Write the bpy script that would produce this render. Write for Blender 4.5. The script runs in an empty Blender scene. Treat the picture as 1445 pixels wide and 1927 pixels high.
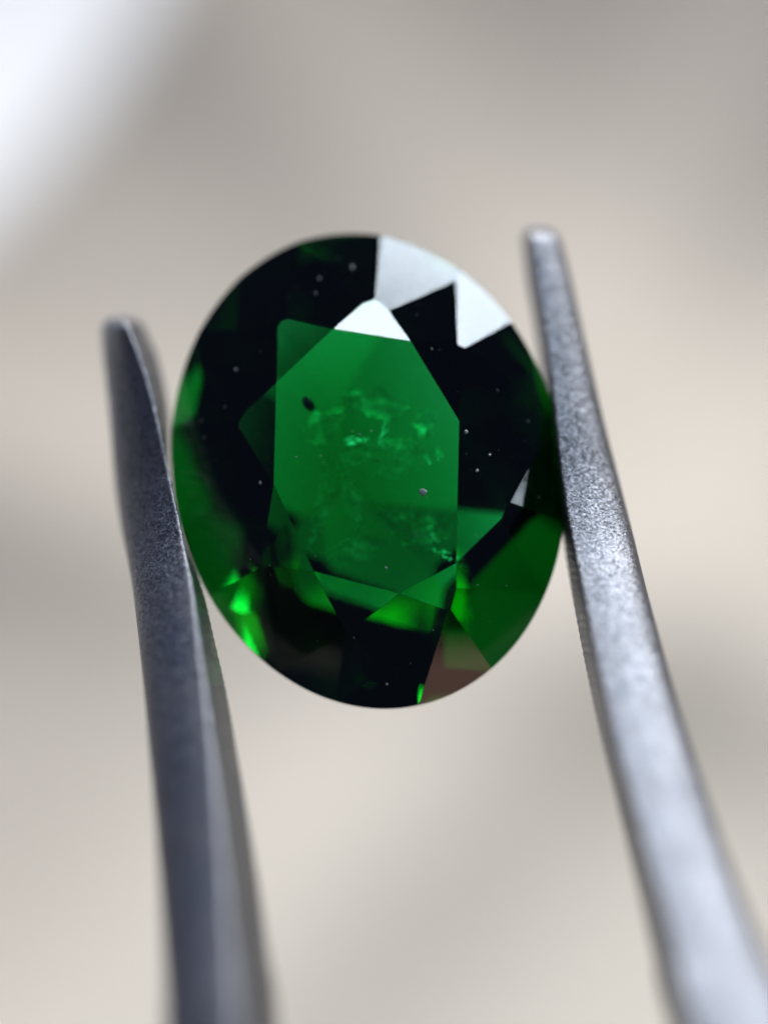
import bpy, bmesh, math, random
from mathutils import Vector, Matrix, noise

# One unit is one centimetre.  x right, y away from the camera, z up.
scene = bpy.context.scene
scene.unit_settings.system = 'METRIC'
scene.unit_settings.scale_length = 0.01
COL = scene.collection

# ------------------------------------------------------------------ camera
cam_data = bpy.data.cameras.new('camera')
cam = bpy.data.objects.new('camera', cam_data)
COL.objects.link(cam)
cam.location = (0, -6, 0)
cam.rotation_euler = (math.radians(90), 0, 0)
cam_data.sensor_fit = 'HORIZONTAL'
cam_data.sensor_width = 36
cam_data.lens = 36 * 6 / 1.786
cam_data.clip_start = 0.05
cam_data.clip_end = 500
cam_data.dof.use_dof = True
cam_data.dof.focus_distance = 5.985
cam_data.dof.aperture_fstop = 0.205
scene.camera = cam

# ------------------------------------------------------------------ world
world = bpy.data.worlds.new('World')
scene.world = world
world.use_nodes = True
bg = world.node_tree.nodes['Background']
bg.inputs['Color'].default_value = (0.36, 0.50, 1.0, 1)
bg.inputs['Strength'].default_value = 0.09

# ------------------------------------------------------------------ lamps
GEM = Vector((0.0, 0.1, 0.1))


def lamp(name, direction, dist, sx, sy, radiance, colour, up=(0, 1, 0), target=GEM):
    d = Vector(direction).normalized()
    ld = bpy.data.lights.new(name, 'AREA')
    ld.shape = 'RECTANGLE'
    ld.size, ld.size_y = sx, sy
    ld.energy = radiance * math.pi * sx * sy
    ld.color = colour
    o = bpy.data.objects.new(name, ld)
    COL.objects.link(o)
    o.location = Vector(target) + d * dist
    # lamp shines along its local -z; local y follows the hint in up
    z = d
    x = Vector(up).cross(z).normalized()
    y = z.cross(x)
    o.rotation_euler = Matrix((x, y, z)).transposed().to_euler()
    return o


COOL = (0.78, 0.89, 1.0)
strip = lamp('strip_lamp', (0.445, -0.022, 0.895), 25, 12.5, 6.0, 2.5, COOL)
ceil = lamp('ceiling_lamp', (0.03, -0.50, 0.86), 25, 7.0, 5.5, 2.5, COOL)
for softbox in (strip, ceil):          # gridded softboxes: they light the stone, little of the sheet behind
    softbox.data.spread = math.radians(64)
lamp('window_lamp', (0.95, -0.2, 0.16), 25, 3.0, 2.8, 24, COOL, up=(0, 0, 1))
lamp('brown_reflection_fill', (0.42, -0.58, -0.70), 25, 6.0, 4.0, 1.2, (1.0, 0.55, 0.42))  # added light, put in for the brown reflection in a lower right facet
overhead = lamp('overhead_fill', (0, 0, 1), 51, 80, 12, 23.5, (1.0, 0.965, 0.92), target=(12, 13.0, -9))  # added fill, unseen source that brightens the paper sheet from above
side = lamp('left_arm_fill', (-0.72, 0.30, 0.66), 25, 14, 14, 1.05, (0.38, 0.54, 1.0))  # added bluish fill to tint the left arm; no window is known there

scene.view_settings.view_transform = 'Standard'
scene.view_settings.look = 'None'
scene.view_settings.exposure = 0.0
scene.view_settings.gamma = 1.0
scene.cycles.max_bounces = 32
scene.cycles.transmission_bounces = 24
scene.cycles.glossy_bounces = 16
scene.cycles.transparent_max_bounces = 16
scene.cycles.volume_bounces = 0
scene.cycles.caustics_reflective = True
scene.cycles.caustics_refractive = True
scene.cycles.blur_glossy = 0.2
scene.cycles.use_denoising = True


# ------------------------------------------------------------------ helpers
def tag(o, label=None, category=None, group=None, kind=None):
    for k, v in (('label', label), ('category', category), ('group', group), ('kind', kind)):
        if v:
            o[k] = v
    return o


def mesh_object(name, verts, faces, material, parent=None, smooth=False):
    me = bpy.data.meshes.new(name)
    me.from_pydata(verts, [], faces)
    me.validate()
    if smooth:
        me.polygons.foreach_set('use_smooth', [True] * len(me.polygons))
    me.materials.append(material)
    o = bpy.data.objects.new(name, me)
    COL.objects.link(o)
    o.parent = parent
    return o


def bm_object(name, bm, material, parent=None, smooth=False):
    me = bpy.data.meshes.new(name)
    bm.normal_update()
    bm.to_mesh(me)
    bm.free()
    if smooth:
        me.polygons.foreach_set('use_smooth', [True] * len(me.polygons))
    me.materials.append(material)
    o = bpy.data.objects.new(name, me)
    COL.objects.link(o)
    o.parent = parent
    return o


def new_mat(name):
    m = bpy.data.materials.new(name)
    m.use_nodes = True
    nt = m.node_tree
    nt.nodes.clear()
    out = nt.nodes.new('ShaderNodeOutputMaterial')
    return m, nt, out


def principled(name, colour, rough=0.5, metal=0.0):
    m, nt, out = new_mat(name)
    b = nt.nodes.new('ShaderNodeBsdfPrincipled')
    b.inputs['Base Color'].default_value = (*colour, 1)
    b.inputs['Roughness'].default_value = rough
    b.inputs['Metallic'].default_value = metal
    nt.links.new(b.outputs[0], out.inputs['Surface'])
    return m, nt, b


# ------------------------------------------------------------------ materials
def make_paper():
    m, nt, b = principled('beige_paper', (0.60, 0.555, 0.50), 0.9)
    n = nt.nodes.new('ShaderNodeTexNoise')
    n.inputs['Scale'].default_value = 0.35
    n.inputs['Detail'].default_value = 3
    r = nt.nodes.new('ShaderNodeValToRGB')
    r.color_ramp.elements[0].position = 0.35
    r.color_ramp.elements[0].color = (0.515, 0.492, 0.445, 1)
    r.color_ramp.elements[1].position = 0.65
    r.color_ramp.elements[1].color = (0.575, 0.535, 0.49, 1)
    nt.links.new(n.outputs['Fac'], r.inputs['Fac'])
    nt.links.new(r.outputs['Color'], b.inputs['Base Color'])
    return m


def make_porcelain():
    m, nt, b = principled('white_porcelain', (0.86, 0.86, 0.87), 0.35)
    return m


def make_steel():
    """dull blasted steel: every grain is tilted a little, so single grains glint"""
    m, nt, b = principled('blasted_steel', (0.2, 0.2, 0.22), 0.3, 1.0)
    L = nt.links.new
    co = nt.nodes.new('ShaderNodeTexCoord')

    def noise_tex(scale, detail):
        n = nt.nodes.new('ShaderNodeTexNoise')
        n.inputs['Scale'].default_value = scale
        n.inputs['Detail'].default_value = detail
        L(co.outputs['Object'], n.inputs['Vector'])
        return n
    cells = nt.nodes.new('ShaderNodeTexVoronoi')
    cells.inputs['Scale'].default_value = 190
    L(co.outputs['Object'], cells.inputs['Vector'])
    geo = nt.nodes.new('ShaderNodeNewGeometry')
    sub = nt.nodes.new('ShaderNodeVectorMath')
    sub.operation = 'SUBTRACT'
    sub.inputs[1].default_value = (0.5, 0.5, 0.5)
    L(cells.outputs['Color'], sub.inputs[0])
    mul = nt.nodes.new('ShaderNodeVectorMath')
    mul.operation = 'SCALE'
    mul.inputs['Scale'].default_value = 0.25
    L(sub.outputs[0], mul.inputs[0])
    add = nt.nodes.new('ShaderNodeVectorMath')
    add.operation = 'ADD'
    L(geo.outputs['Normal'], add.inputs[0])
    L(mul.outputs[0], add.inputs[1])
    nrm = nt.nodes.new('ShaderNodeVectorMath')
    nrm.operation = 'NORMALIZE'
    L(add.outputs[0], nrm.inputs[0])
    fine = noise_tex(170, 3)
    bump = nt.nodes.new('ShaderNodeBump')
    bump.inputs['Strength'].default_value = 0.45
    bump.inputs['Distance'].default_value = 0.004
    L(fine.outputs['Fac'], bump.inputs['Height'])
    L(nrm.outputs[0], bump.inputs['Normal'])
    L(bump.outputs[0], b.inputs['Normal'])
    broad = noise_tex(7, 5)
    rr = nt.nodes.new('ShaderNodeMapRange')
    rr.inputs['From Min'].default_value = 0.3
    rr.inputs['From Max'].default_value = 0.7
    rr.inputs['To Min'].default_value = 0.36
    rr.inputs['To Max'].default_value = 0.48
    L(broad.outputs['Fac'], rr.inputs['Value'])
    L(rr.outputs[0], b.inputs['Roughness'])
    pit = noise_tex(75, 3)
    ramp = nt.nodes.new('ShaderNodeValToRGB')
    ramp.color_ramp.elements[0].position = 0.28
    ramp.color_ramp.elements[0].color = (0.07, 0.07, 0.08, 1)
    ramp.color_ramp.elements[1].position = 0.46
    ramp.color_ramp.elements[1].color = (0.13, 0.136, 0.155, 1)
    L(pit.outputs['Fac'], ramp.inputs['Fac'])
    L(ramp.outputs['Color'], b.inputs['Base Color'])
    return m


def make_emerald():
    m, nt, out = new_mat('green_crystal')
    g = nt.nodes.new('ShaderNodeBsdfGlass')
    g.inputs['Color'].default_value = (1, 1, 1, 1)
    g.inputs['Roughness'].default_value = 0.0
    g.inputs['IOR'].default_value = 1.58
    nt.links.new(g.outputs[0], out.inputs['Surface'])
    v = nt.nodes.new('ShaderNodeVolumeAbsorption')
    v.inputs['Color'].default_value = (0.0, 0.80, 0.49, 1)
    v.inputs['Density'].default_value = 15.0
    nt.links.new(v.outputs[0], out.inputs['Volume'])
    return m


PAPER = make_paper()
PORCELAIN = make_porcelain()
STEEL = make_steel()
EMERALD = make_emerald()


# ------------------------------------------------------------------ backdrop
# creases in the lower part: a point on the crease, its angle, height and width
FOLDS = [(1.1, -1.9, math.radians(42), 0.27, 0.95), (-2.7, 0.0, math.radians(-14), 0.18, 0.8), (2.9, 2.6, math.radians(60), 0.25, 1.0),
         (-0.6, 3.4, math.radians(-50), 0.16, 1.0)]


def backdrop():
    """one paper sheet: flat below the stone, sweeping up behind it"""
    prof = []
    for k in range(40):
        prof.append((-3 + 9 * k / 40, -9.0, 0.0, 1.0))
    for k in range(241):
        a = k / 240 * math.pi / 2
        y, z = 6 + 10 * math.sin(a), 5 - 14 * math.cos(a)
        n = Vector((0, -math.sin(a) / 10, math.cos(a) / 14)).normalized()
        prof.append((y, z, n.y, n.z))
    for k in range(1, 61):
        prof.append((16, 5 + 35 * k / 60, -1.0, 0.0))
    nx = 260
    verts, faces = [], []
    for (y, z, ny, nz) in prof:
        for i in range(nx + 1):
            u = 2 * i / nx - 1
            x = 45 * (0.35 * u + 0.65 * u ** 3)
            h = 0.0
            for (fx, fz, ang, amp, sig) in FOLDS:
                d = -(x - fx) * math.sin(ang) + (z - fz) * math.cos(ang)
                h += amp * math.exp(-(d / sig) ** 2)
            h *= math.exp(-(x / 9) ** 4) * math.exp(-(z / 8) ** 4)
            h += 0.7 * noise.noise(Vector((x * 0.13 + 3.1, y * 0.05, z * 0.12 + 1.7)))
            verts.append((x, y + ny * h, z + nz * h))
    w = nx + 1
    for j in range(len(prof) - 1):
        for i in range(nx):
            a = j * w + i
            faces.append((a, a + 1, a + w + 1, a + w))
    o = mesh_object('backdrop', verts, faces, PAPER, smooth=True)
    tag(o, 'softly creased beige paper sheet sweeping up behind the stone', 'paper', kind='structure')


backdrop()


def dish():
    # shallow white dish, seen only as a blurred round white edge
    prof = [(0, 0.0), (2.6, 0.0), (3.1, 0.06), (3.9, 0.3), (4.5, 0.5), (4.58, 0.52), (4.6, 0.47), (4.5, 0.4),
            (3.9, 0.15), (3.1, -0.12), (2.6, -0.2), (0, -0.2)]
    k = 64
    verts, faces = [], []
    for r, h in prof:
        for a in range(k):
            t = 2 * math.pi * a / k
            verts.append((max(r, 0.001) * math.cos(t), max(r, 0.001) * math.sin(t), h))
    for j in range(len(prof) - 1):
        for a in range(k):
            b = (a + 1) % k
            faces.append((j * k + a, j * k + b, (j + 1) * k + b, (j + 1) * k + a))
    o = mesh_object('white_dish', verts, faces, PORCELAIN, smooth=True)
    o.location = (-5.5, 9.0, 4.3)
    o.rotation_euler = (math.radians(72), 0, math.radians(0))
    tag(o, 'blurred white round dish edge in the upper corner beyond the tweezer tip', 'dish')


dish()

# ------------------------------------------------------------------ gemstone
# crown corners measured in the stone's own frame: table, star tips, bezel ends and girdle mids
CT = [(-0.0756, 0.3067, 0.135), (0.1041, 0.2769, 0.135), (0.2188, 0.0854, 0.135), (0.2117, -0.2493, 0.135),
      (0.082, -0.3199, 0.135), (-0.1174, -0.2681, 0.135), (-0.2122, -0.0625, 0.135), (-0.2089, 0.1771, 0.135)]
CS = [(0.0188, 0.3843, 0.1039), (0.2296, 0.2666, 0.1004), (0.3338, -0.1009, 0.1014), (0.1993, -0.3533, 0.1063),
      (-0.0443, -0.4059, 0.0985), (-0.2387, -0.2521, 0.0987), (-0.3017, 0.0887, 0.1018), (-0.2031, 0.3336, 0.1036)]
CG = [(-0.1688, 0.5528, 0.0), (0.2124, 0.4872, 0.0), (0.4503, 0.115, 0.0), (0.4203, -0.3029, 0.0),
      (0.1232, -0.566, 0.0), (-0.2081, -0.4903, 0.0), (-0.4487, -0.1214, 0.0), (-0.4086, 0.3282, 0.0)]
CM = [(0.0351, 0.5669, 0.0), (0.3426, 0.3542, 0.0), (0.4651, -0.1349, 0.0), (0.2938, -0.4792, 0.0),
      (-0.0708, -0.558, 0.0), (-0.3713, -0.3102, 0.0), (-0.4684, 0.1013, 0.0), (-0.3081, 0.4663, 0.0)]
KITE_TILT = {1: -0.1}
UPPER_TILT = {0: 0.4}
GIRDLE = 0.036
# pavilion: depth, culet and the small irregularities of each hand-cut lower facet
DEPTH = 0.5217
CULET = (-0.0669, 0.0692)
BELLY = [0.1998, 0.0458, 0.1114, 0.1004, 0.1481, 0.1682, 0.105, 0.1816]
LOWER = [0.4664, 0.2309, 0.8576, 0.7652, 0.6066, 0.7035, 0.7497, 0.2256]
LOWER_DROP = [0.0578, -0.067, -0.0611, 0.0215, 0.0444, 0.0188, 0.0537, -0.0003, -0.0148, 0.0592, 0.0232, -0.0447, 0.0635, 0.0338, -0.0145, 0.0665]
BREAKS = [(0.7811, 0.746, 0.0014), (0.6451, 0.657, 0.0045), (0.7952, 0.8003, -0.004), (0.7995, 0.6676, 0.0242), (0.4548, 0.5555, 0.0214), (0.663, 0.8379, 0.029), (0.551, 0.4792, -0.0023), (0.7197, 0.45, -0.0012), (0.3869, 0.6758, 0.0139), (0.25, 0.59, -0.0003), (0.4374, 0.5597, 0.0108), (0.5856, 0.9707, 0.0168), (0.2506, 0.7251, 0.0026), (0.7904, 0.6685, 0.0124), (0.4919, 0.7073, 0.0289), (0.6227, 0.7279, 0.0067)]
GEM_MATRIX = Matrix(((0.99938, 0.00553, -0.0349, -0.03929), (-0.03533, 0.15633, -0.98707, 0.13455),
                     (0.0, 0.98769, 0.15643, 0.10671), (0, 0, 0, 1)))


def fit_plane(pts):
    pts = [Vector(p) for p in pts]
    c = sum(pts, Vector()) / len(pts)
    if len(pts) == 3:
        n = (pts[1] - pts[0]).cross(pts[2] - pts[0])
    else:                                   # quad: average of the two diagonals' normal
        n = (pts[2] - pts[0]).cross(pts[3] - pts[1])
    return c, n.normalized()


def gem_planes():
    planes = [(Vector((0, 0, 0.135)), Vector((0, 0, 1)))]

    def up(c, n):
        planes.append((c, n if n.z > 0 else -n))

    def down(c, n):
        planes.append((c, n if n.z < 0 else -n))
    def tilt(plane, pivot, degrees):         # cut a facet a little steeper (+) or flatter (-) about one of its corners
        n = plane[1] if plane[1].z > 0 else -plane[1]
        axis = Vector((0, 0, 1)).cross(n).normalized()
        return Vector(pivot), Matrix.Rotation(math.radians(degrees), 3, axis) @ n
    for i in range(8):
        j = (i + 1) % 8
        up(*fit_plane([CT[i], CT[j], CS[i]]))
        up(*tilt(fit_plane([CT[i], CS[i - 1], CG[i], CS[i]]), CT[i], KITE_TILT.get(i, 0)))
        up(*tilt(fit_plane([CS[i], CG[i], CM[i]]), CS[i], 0))
        up(*tilt(fit_plane([CS[i], CM[i], CG[j]]), CS[i], UPPER_TILT.get(i, 0)))
    cu = Vector((CULET[0], CULET[1], -GIRDLE - DEPTH))
    mains = []
    for i in range(8):
        g = Vector((CG[i][0], CG[i][1], -GIRDLE - BELLY[i]))
        tangent = Vector((CM[i][0], CM[i][1], 0)) - Vector((CM[i - 1][0], CM[i - 1][1], 0))
        n = (cu - g).cross(tangent).normalized()
        if n.z > 0:
            n = -n
        mains.append((g, n))
        down(g, n)
    for i in range(8):
        j = (i + 1) % 8
        mp = Vector((CM[i][0], CM[i][1], -GIRDLE))
        lo = LOWER[i]
        xy = Vector((CM[i][0] * lo + cu.x * (1 - lo), CM[i][1] * lo + cu.y * (1 - lo)))
        zs = []
        for c, n in (mains[i], mains[j]):
            zs.append(c.z - (n.x * (xy.x - c.x) + n.y * (xy.y - c.y)) / n.z)
        for q, g in enumerate((CG[i], CG[j])):
            low = Vector((xy.x, xy.y, max(zs) + LOWER_DROP[2 * i + q]))
            down(*fit_plane([mp, (g[0], g[1], -GIRDLE), low]))
    # sixteen small break facets between the mains: reach, slope and depth of the cut
    lower = [(c, n) for c, n in planes if n.z < 0]
    for k in range(16):
        i = k // 2
        h = (Vector(CG[i]) + Vector(CM[i])) / 2 if k % 2 == 0 else (Vector(CM[i]) + Vector(CG[(i + 1) % 8])) / 2
        reach, slope, cut = BREAKS[k]
        x, y = h.x * reach + cu.x * (1 - reach), h.y * reach + cu.y * (1 - reach)
        z = max(c.z - (n.x * (x - c.x) + n.y * (y - c.y)) / n.z for c, n in lower) + cut
        r = math.hypot(h.x, h.y)
        planes.append((Vector((x, y, z)), Vector((h.x / r * math.sin(slope), h.y / r * math.sin(slope), -math.cos(slope)))))
    return planes


def gemstone():
    bm = bmesh.new()
    a, b = 0.5792, 0.4646
    la = Vector((0.2084, -0.9780))
    sa = Vector((0.9780, 0.2084))
    k = 240
    ring_t, ring_b = [], []
    for i in range(k):
        t = 2 * math.pi * i / k
        p = la * (a * math.cos(t)) + sa * (b * math.sin(t))
        ring_t.append(bm.verts.new((p.x, p.y, 0.3)))
        ring_b.append(bm.verts.new((p.x, p.y, -0.7)))
    bm.faces.new(ring_t)
    bm.faces.new(ring_b[::-1])
    for i in range(k):
        j = (i + 1) % k
        bm.faces.new((ring_t[i], ring_b[i], ring_b[j], ring_t[j]))
    for c, n in gem_planes():
        geom = bm.verts[:] + bm.edges[:] + bm.faces[:]
        bmesh.ops.bisect_plane(bm, geom=geom, dist=1e-6, plane_co=c, plane_no=n, clear_outer=True)
        edges = [e for e in bm.edges if e.is_boundary]
        if edges:
            bmesh.ops.contextual_create(bm, geom=edges)
    bmesh.ops.remove_doubles(bm, verts=bm.verts[:], dist=2e-5)
    bmesh.ops.recalc_face_normals(bm, faces=bm.faces[:])
    open_edges = sum(1 for e in bm.edges if len(e.link_faces) != 2)
    print('gem faces', len(bm.faces), 'open', open_edges)
    root = bpy.data.objects.new('emerald_gemstone', None)
    COL.objects.link(root)
    root.empty_display_size = 0.2
    root.matrix_world = GEM_MATRIX
    tag(root, 'oval faceted deep green gemstone gripped between the tweezer tips', 'gemstone')
    bm_object('crystal', bm, EMERALD, root)
    return root


gem = gemstone()


def make_inclusion(name, colour, rough, clear, spread, grain):
    m, nt, out = new_mat(name)
    g = nt.nodes.new('ShaderNodeBsdfGlossy')
    g.inputs['Color'].default_value = (*colour, 1)
    g.inputs['Roughness'].default_value = rough
    t = nt.nodes.new('ShaderNodeBsdfTransparent')
    mix = nt.nodes.new('ShaderNodeMixShader')
    n = nt.nodes.new('ShaderNodeTexNoise')
    n.inputs['Scale'].default_value = grain
    n.inputs['Detail'].default_value = 4
    co = nt.nodes.new('ShaderNodeTexCoord')
    nt.links.new(co.outputs['Object'], n.inputs['Vector'])
    mr = nt.nodes.new('ShaderNodeMapRange')
    mr.inputs['From Min'].default_value = 0.44
    mr.inputs['From Max'].default_value = 0.60
    mr.inputs['To Min'].default_value = max(0.0, clear - spread)
    mr.inputs['To Max'].default_value = min(1.0, clear + spread)
    nt.links.new(n.outputs['Fac'], mr.inputs['Value'])
    nt.links.new(mr.outputs[0], mix.inputs[0])
    df = nt.nodes.new('ShaderNodeBsdfDiffuse')
    df.inputs['Color'].default_value = (*colour, 1)
    tl = nt.nodes.new('ShaderNodeBsdfTranslucent')
    tl.inputs['Color'].default_value = (*colour, 1)
    m1 = nt.nodes.new('ShaderNodeMixShader')
    m1.inputs[0].default_value = 0.5
    nt.links.new(df.outputs[0], m1.inputs[1])
    nt.links.new(tl.outputs[0], m1.inputs[2])
    m2 = nt.nodes.new('ShaderNodeMixShader')
    m2.inputs[0].default_value = 0.7
    nt.links.new(m1.outputs[0], m2.inputs[1])
    nt.links.new(g.outputs[0], m2.inputs[2])
    nt.links.new(m2.outputs[0], mix.inputs[1])
    nt.links.new(t.outputs[0], mix.inputs[2])
    nt.links.new(mix.outputs[0], out.inputs['Surface'])
    return m


BRIGHT_FLAKE = make_inclusion('bright_fracture', (0.95, 1.0, 0.95), 0.16, 0.5, 0.5, 130)
VEIL_FLAKE = make_inclusion('veil_fracture', (0.85, 0.95, 0.85), 0.45, 0.80, 0.30, 55)
DARK_CRYSTAL, _, _ = principled('dark_crystal', (0.004, 0.006, 0.012), 0.25)
DUST, _, _ = principled('dust_grey', (0.26, 0.27, 0.28), 0.8)


def flake(name, x, y, h, length, width, angle, tilt, material, seed, bend=0.3, wave=0.07):
    """crumpled lens-shaped fracture inside the stone"""
    nu, nv = 14, 7
    verts, faces = [], []
    for i in range(nu + 1):
        for j in range(nv + 1):
            a = i / nu * 2 - 1
            b = j / nv * 2 - 1
            wv = math.sqrt(max(0.0, 1 - a * a)) * (0.75 + 0.6 * noise.noise(Vector((a * 2, seed, 1))))
            px = a * length / 2
            py = b * wv * width / 2 + bend * length * 0.3 * (a * a - 0.4) + 0.1 * width * noise.noise(Vector((a * 3, seed, 7)))
            pz = wave * width * noise.noise(Vector((a * 2.5, b * 2.5, seed)))
            verts.append((px, py, pz))
    for i in range(nu):
        for j in range(nv):
            q = i * (nv + 1) + j
            faces.append((q, q + 1, q + nv + 2, q + nv + 1))
    o = mesh_object(name, verts, faces, material, gem, smooth=True)
    o.location = (x, y, h)
    o.rotation_euler = (Matrix.Rotation(math.radians(tilt), 3, 'X') @ Matrix.Rotation(math.radians(angle), 3, 'Z')).to_euler()
    return o


def inclusions():
    bm = bmesh.new()
    bmesh.ops.create_icosphere(bm, subdivisions=3, radius=1)
    for v in bm.verts:
        k = 1 + 0.12 * noise.noise(v.co * 1.6)
        v.co = Vector((v.co.x * 0.0125 * k, v.co.y * 0.020 * k, v.co.z * 0.010))
    o = bm_object('dark_inclusion', bm, DARK_CRYSTAL, gem, smooth=True)
    o.location = (-0.136, 0.136, 0.06)
    o.rotation_euler = (0, 0, math.radians(35))
    o['label'] = 'small dark oval crystal inside the stone'
    rnd = random.Random(4)
    spots = [(-0.024, 0.056, 0.042, 0.016, 2, 38), (0.036, 0.052, 0.020, 0.022, 60, 35), (0.040, 0.082, 0.030, 0.010, 80, 42),
             (-0.119, 0.118, 0.024, 0.008, 100, 40), (0.124, 0.089, 0.022, 0.020, 40, 30), (0.167, -0.203, 0.045, 0.009, -18, 45),
             (0.160, -0.172, 0.030, 0.008, -55, 40), (0.192, -0.224, 0.024, 0.006, -25, 40), (0.046, 0.118, 0.022, 0.014, 20, 30),
             (0.170, 0.028, 0.026, 0.006, 100, 45), (0.143, 0.012, 0.022, 0.006, 120, 42), (0.074, 0.048, 0.014, 0.008, 10, 40)]
    for k, (x, y, ln, wd, an, ti) in enumerate(spots):
        flake('fracture', x, y, 0.0 - 0.05 * rnd.random(), ln * 1.5, wd * 1.9, an, -14.5 + rnd.uniform(-2, 2), BRIGHT_FLAKE, k * 3.7 + 1)
    veils = [(-0.106, -0.09, 0.24, 0.055, 78, 50), (-0.040, -0.06, 0.22, 0.060, 100, 48), (0.03, 0.035, 0.20, 0.09, 5, 25),
             (0.09, 0.0, 0.16, 0.06, 22, 40), (0.08, -0.13, 0.13, 0.09, -20, 40), (0.14, -0.16, 0.14, 0.10, 30, 35),
             (-0.10, 0.10, 0.14, 0.08, 40, 0), (0.02, 0.15, 0.18, 0.09, -15, 0), (0.13, 0.09, 0.10, 0.07, 60, 0), (-0.02, -0.20, 0.16, 0.07, 10, 0)]
    for k, (x, y, ln, wd, an, ti) in enumerate(veils):
        flake('veil', x, y, -0.02 - 0.02 * rnd.random(), ln, wd, an, -13 + rnd.uniform(-5, 5), VEIL_FLAKE, k * 5.1 + 60, 0.1, 0.15)
    # a cloud of pinpoint crystals under the table, too many to count
    bm = bmesh.new()
    for _ in range(170):
        a = rnd.gauss(0, 1)
        b = rnd.gauss(0, 1)
        p = Vector((0.06 + 0.085 * a, 0.02 + 0.035 * b - 0.1 * abs(a) * 0.2, rnd.uniform(0.0, 0.07)))
        m = Matrix.Translation(p) @ Matrix.Rotation(rnd.uniform(0, 6.28), 4, 'Z') @ Matrix.Diagonal((1, rnd.uniform(0.4, 1), 0.7, 1))
        bmesh.ops.create_icosphere(bm, subdivisions=1, radius=rnd.choice((0.0007, 0.001, 0.001, 0.0016)), matrix=m)
    o = bm_object('pinpoint_crystals', bm, BRIGHT_FLAKE, gem, smooth=True)
    o['kind'] = 'stuff'


inclusions()


def dust():
    rnd = random.Random(9)
    crown = [(c, n) for c, n in gem_planes() if n.z > 0]
    bm = bmesh.new()

    def fleck(x, y, r, stretch=1.0, ang=0.0):
        h = min(c.z - (n.x * (x - c.x) + n.y * (y - c.y)) / n.z for c, n in crown)
        m = Matrix.Translation((x, y, h + r * 0.25)) @ Matrix.Rotation(ang, 4, 'Z') @ Matrix.Diagonal((1, stretch, 0.5, 1))
        made = bmesh.ops.create_icosphere(bm, subdivisions=2, radius=r, matrix=m)
        mid = Vector((x, y, h))
        for v in made['verts']:
            v.co = mid + (v.co - mid) * (1 + 0.5 * noise.noise((v.co - mid) / r * 1.3 + Vector((x * 90, y * 90, 0))))
    for x, y, r, st in ((0.134, -0.083, 0.0085, 1.0), (-0.037, 0.475, 0.003, 2.2), (-0.122, 0.405, 0.0015, 2.0), (-0.115, 0.446, 0.002, 2.0),
                        (-0.31, 0.222, 0.003, 1.2), (-0.245, -0.058, 0.004, 1.0), (0.26, -0.03, 0.004, 1.0), (0.235, 0.06, 0.004, 1.3),
                        (0.29, 0.01, 0.003, 1.0), (-0.16, -0.0, 0.002, 1.0), (0.05, -0.26, 0.003, 1.0), (0.05, -0.52, 0.003, 1.0)):
        fleck(x, y, r, st)
    for _ in range(90):
        a = rnd.uniform(0, 6.283)
        q = math.sqrt(rnd.random()) * 0.93
        fleck(0.45 * q * math.cos(a), 0.56 * q * math.sin(a), rnd.choice((0.0005, 0.0006, 0.0008, 0.0012)), rnd.uniform(1, 2), rnd.uniform(0, 3))
    o = bm_object('dust', bm, DUST, None, smooth=True)
    o.matrix_world = GEM_MATRIX
    tag(o, 'fine pale dust specks lying on the green crown facets', 'dust', kind='stuff')


dust()

# ------------------------------------------------------------------ tweezers
# each station: outer edge, front ridge, inner back edge
ARM_R = [
    ((0.4265, 0.3217, 0.6609), (0.3572, 0.2717, 0.6557), (0.346, 0.4723, 0.6766)),
    ((0.4474, 0.2865, 0.5743), (0.3668, 0.2365, 0.5698), (0.3522, 0.4397, 0.5883)),
    ((0.4674, 0.2425, 0.4674), (0.3808, 0.1925, 0.4637), (0.3671, 0.3989, 0.4792)),
    ((0.4926, 0.1875, 0.3359), (0.3938, 0.1375, 0.3331), (0.3838, 0.3479, 0.3446)),
    ((0.5173, 0.1325, 0.2065), (0.4028, 0.0825, 0.2049), (0.3976, 0.2969, 0.2121)),
    ((0.5452, 0.0775, 0.0795), (0.4141, 0.0275, 0.0788), (0.4098, 0.2459, 0.0817)),
    ((0.5709, 0.005, -0.0452), (0.4287, -0.045, -0.0448), (0.4231, 0.1774, -0.0464)),
    ((0.5928, -0.085, -0.1663), (0.4464, -0.135, -0.1649), (0.4373, 0.0914, -0.1713)),
    ((0.6162, -0.175, -0.2838), (0.4634, -0.225, -0.2813), (0.4534, 0.0054, -0.2926)),
    ((0.6397, -0.265, -0.3975), (0.4819, -0.315, -0.3941), (0.4713, -0.0806, -0.4103)),
    ((0.6657, -0.355, -0.5076), (0.5019, -0.405, -0.5031), (0.4909, -0.1666, -0.5245)),
    ((0.6929, -0.445, -0.6139), (0.5256, -0.495, -0.6084), (0.5121, -0.2526, -0.6352)),
    ((0.7199, -0.535, -0.7166), (0.5483, -0.585, -0.71), (0.5324, -0.3386, -0.7423)),
    ((0.7502, -0.625, -0.8155), (0.571, -0.675, -0.8079), (0.5519, -0.4246, -0.8459)),
    ((0.7833, -0.715, -0.9107), (0.5904, -0.765, -0.9021), (0.5694, -0.5106, -0.9459)),
    ((0.8282, -0.8293, -1.0263), (0.6113, -0.8793, -1.0164), (0.5891, -0.6198, -1.0679)),
]
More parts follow.
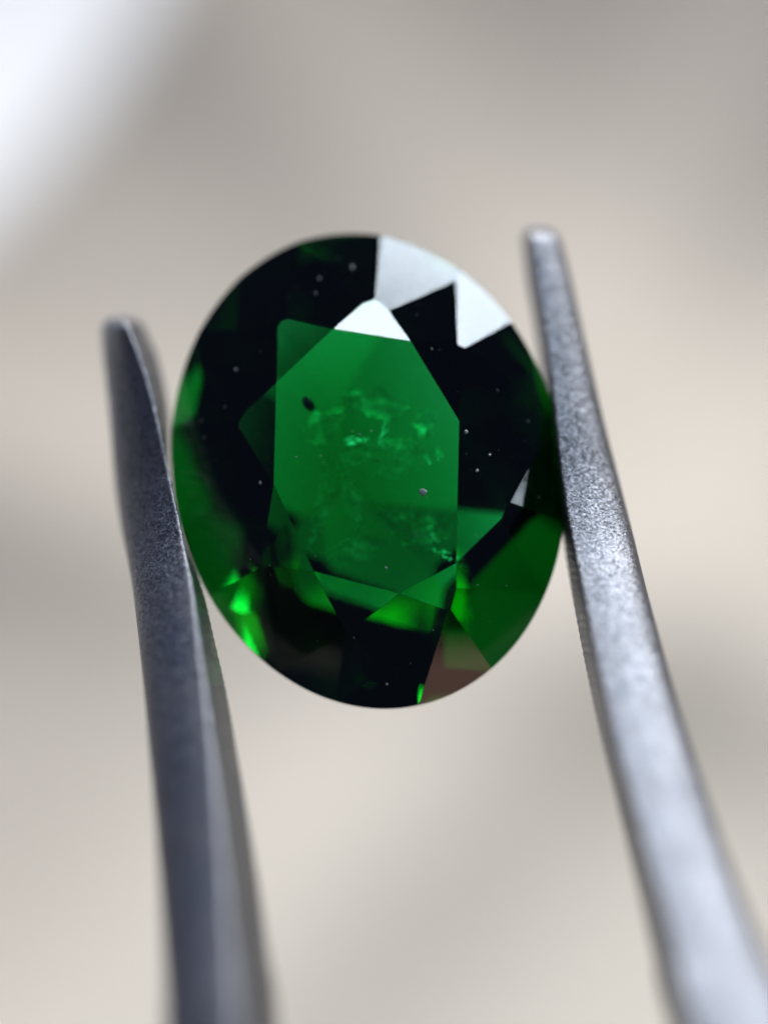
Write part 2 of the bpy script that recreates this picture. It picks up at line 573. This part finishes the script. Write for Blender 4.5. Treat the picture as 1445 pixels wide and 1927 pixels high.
ARM_L = [
    ((-0.6886, 0.2304, 0.4383), (-0.6092, 0.1804, 0.4348), (-0.5875, 0.3877, 0.4494)),
    ((-0.6834, 0.2067, 0.3817), (-0.584, 0.1568, 0.3786), (-0.5593, 0.3658, 0.3914)),
    ((-0.6724, 0.1765, 0.3098), (-0.5585, 0.1265, 0.3073), (-0.5372, 0.3377, 0.3179)),
    ((-0.6563, 0.1325, 0.2065), (-0.5294, 0.0825, 0.2049), (-0.5195, 0.2969, 0.2121)),
    ((-0.6329, 0.0775, 0.0795), (-0.4973, 0.0275, 0.0788), (-0.5179, 0.2459, 0.0817)),
    ((-0.6068, 0.005, -0.0452), (-0.4655, -0.045, -0.0448), (-0.4867, 0.1774, -0.0464)),
    ((-0.5818, -0.085, -0.1663), (-0.4355, -0.135, -0.1649), (-0.4298, 0.0914, -0.1713)),
    ((-0.561, -0.175, -0.2838), (-0.4134, -0.225, -0.2813), (-0.3928, 0.0054, -0.2926)),
    ((-0.5417, -0.265, -0.3975), (-0.3917, -0.315, -0.3941), (-0.3591, -0.0806, -0.4103)),
    ((-0.5239, -0.355, -0.5076), (-0.3717, -0.405, -0.5031), (-0.3323, -0.1666, -0.5245)),
    ((-0.5064, -0.445, -0.6139), (-0.3532, -0.495, -0.6084), (-0.3072, -0.2526, -0.6352)),
    ((-0.4903, -0.535, -0.7166), (-0.3363, -0.585, -0.71), (-0.2828, -0.3386, -0.7423)),
    ((-0.4756, -0.625, -0.8155), (-0.3209, -0.675, -0.8079), (-0.2601, -0.4246, -0.8459)),
    ((-0.4622, -0.715, -0.9107), (-0.3079, -0.765, -0.9021), (-0.2403, -0.5106, -0.9459)),
    ((-0.4479, -0.8293, -1.0263), (-0.2917, -0.8793, -1.0164), (-0.2156, -0.6198, -1.0679)),
]


def extend(st, xs):
    """carry an arm on below the picture to where the two arms join"""
    out = [tuple(Vector(p) for p in s) for s in st]
    o, r, b = out[-1]
    c = (o + r) / 2
    for k, z in enumerate((-1.5, -2.3, -3.6, -5.4, -7.4)):
        dz = z - c.z
        d = Vector((xs[k] - c.x, dz * 0.93, dz))
        out.append((o + d, r + d, b + d))
    return out


def catmull(pts, t):
    n = len(pts) - 1
    i = min(int(t), n - 1)
    f = t - i
    p0, p1, p2, p3 = pts[max(i - 1, 0)], pts[i], pts[i + 1], pts[min(i + 2, n)]
    return 0.5 * (2 * p1 + (p2 - p0) * f + (2 * p0 - 5 * p1 + 4 * p2 - p3) * f * f + (3 * p1 - p0 - 3 * p2 + p3) * f ** 3)


def round_poly(pts, radii, seg=5):
    """closed polygon with rounded corners"""
    out = []
    n = len(pts)
    for i in range(n):
        p, a, b = pts[i], pts[i - 1], pts[(i + 1) % n]
        r = radii[i]
        da, db = (a - p), (b - p)
        ra, rb = min(r, da.length * 0.48), min(r, db.length * 0.48)
        p1, p2 = p + da.normalized() * ra, p + db.normalized() * rb
        for k in range(seg + 1):
            t = k / seg
            out.append(p1 * (1 - t) ** 2 + p * 2 * t * (1 - t) + p2 * t * t)
    return out


def arm(name, stations, parent, side, seed, roll, bulge, ridge, label):
    ts = [[s[k] for s in stations] for k in range(3)]
    n = len(stations) - 1
    steps = []
    t = 0.0
    while t < n:
        steps.append(t)
        t += 0.025 if t < 15 else 0.25
    steps.append(n)
    rings = []
    for t in steps:
        o, r, b = (catmull(ts[k], t) for k in range(3))
        w = (o - r)
        depth = b - r
        o = o + Vector((side * 0.014, roll, 0))
        jit = 0.0022 * noise.noise(Vector((t * 9.0, seed, 0))) + 0.0016 * noise.noise(Vector((t * 23.0, seed, 3)))
        mid = r + w * 0.5 + Vector((side * 0.0, roll * 0.35 - bulge, 0.0)) * min(1, w.length / 0.14)
        ob = o + depth * 0.75
        ring = round_poly([r, mid, o, ob, b], [ridge, 0.065, 0.065, 0.05, 0.02], 5)
        # fine cross grooves of the gripping face, deepest where the tips are worn least
        g = abs(math.sin(t * 21.0 + 3.0 * noise.noise(Vector((t * 1.7, seed, 9)))))
        amp = 0.0024 * (0.6 + 0.4 * noise.noise(Vector((t * 3.1, seed, 5))))
        if t < 15:
            for q in (0, 1, 2, 3, 4):
                ring[q] = ring[q] + Vector((jit * (1 - q / 5), 0, 0))
            for q in (0, 24, 25, 26, 27, 28, 29):
                ring[q] = ring[q] + Vector((side * amp * (1 - g), 0, 0))
        rings.append(ring)
    # close the tip as a rounded end: shrink the first ring over a short length
    first = rings[0]
    c = sum(first, Vector()) / len(first)
    axis = (c - sum(rings[6], Vector()) / len(first)).normalized()
    cap = []
    for k in range(1, 11):
        a = k / 10 * math.pi / 2
        s = max(math.cos(a) ** 0.8, 0.03)
        cap.append([c + (p - c) * s + axis * (0.042 * math.sin(a)) for p in first])
    rings = cap[::-1] + rings
    k = len(first)
    verts = [tuple(p) for ring in rings for p in ring]
    faces = []
    for j in range(len(rings) - 1):
        for i in range(k):
            i2 = (i + 1) % k
            faces.append((j * k + i, j * k + i2, (j + 1) * k + i2, (j + 1) * k + i))
    faces.append(tuple(range(k))[::-1])
    faces.append(tuple((len(rings) - 1) * k + i for i in range(k)))
    o = mesh_object(name, verts, faces, STEEL, parent, smooth=True)
    bm = bmesh.new()
    bm.from_mesh(o.data)
    bmesh.ops.recalc_face_normals(bm, faces=bm.faces[:])
    bm.to_mesh(o.data)
    bm.free()
    o['label'] = label
    return o


def tweezers():
    root = bpy.data.objects.new('tweezers', None)
    COL.objects.link(root)
    root.empty_display_size = 0.2
    tag(root, 'steel tweezers with matt grained arms rising from below to grip the green stone', 'tweezers')
    arm('arm', extend(ARM_L, (-0.33, -0.28, -0.22, 0.02, 0.30)), root, -1, 1.7, 0.115, 0.014, 0.018, 'dark bluish steel arm with a bright worn ridge')
    arm('arm', extend(ARM_R, (0.86, 1.05, 1.18, 0.95, 0.50)), root, 1, 8.3, 0.0, 0.024, 0.011, 'pale grey satin steel arm')
    # joint where both arms meet, below the picture
    bm = bmesh.new()
    bmesh.ops.create_cube(bm, size=1)
    for v in bm.verts:
        v.co = Vector((v.co.x * 0.55, v.co.y * 0.3, v.co.z * 1.4))
    bmesh.ops.bevel(bm, geom=bm.edges[:], offset=0.06, segments=3, affect='EDGES')
    o = bm_object('joint', bm, STEEL, root, smooth=True)
    o.location = (0.42, -7.05, -7.75)
    o.rotation_euler = (math.radians(-40), 0, 0)
    return root


tweezers()
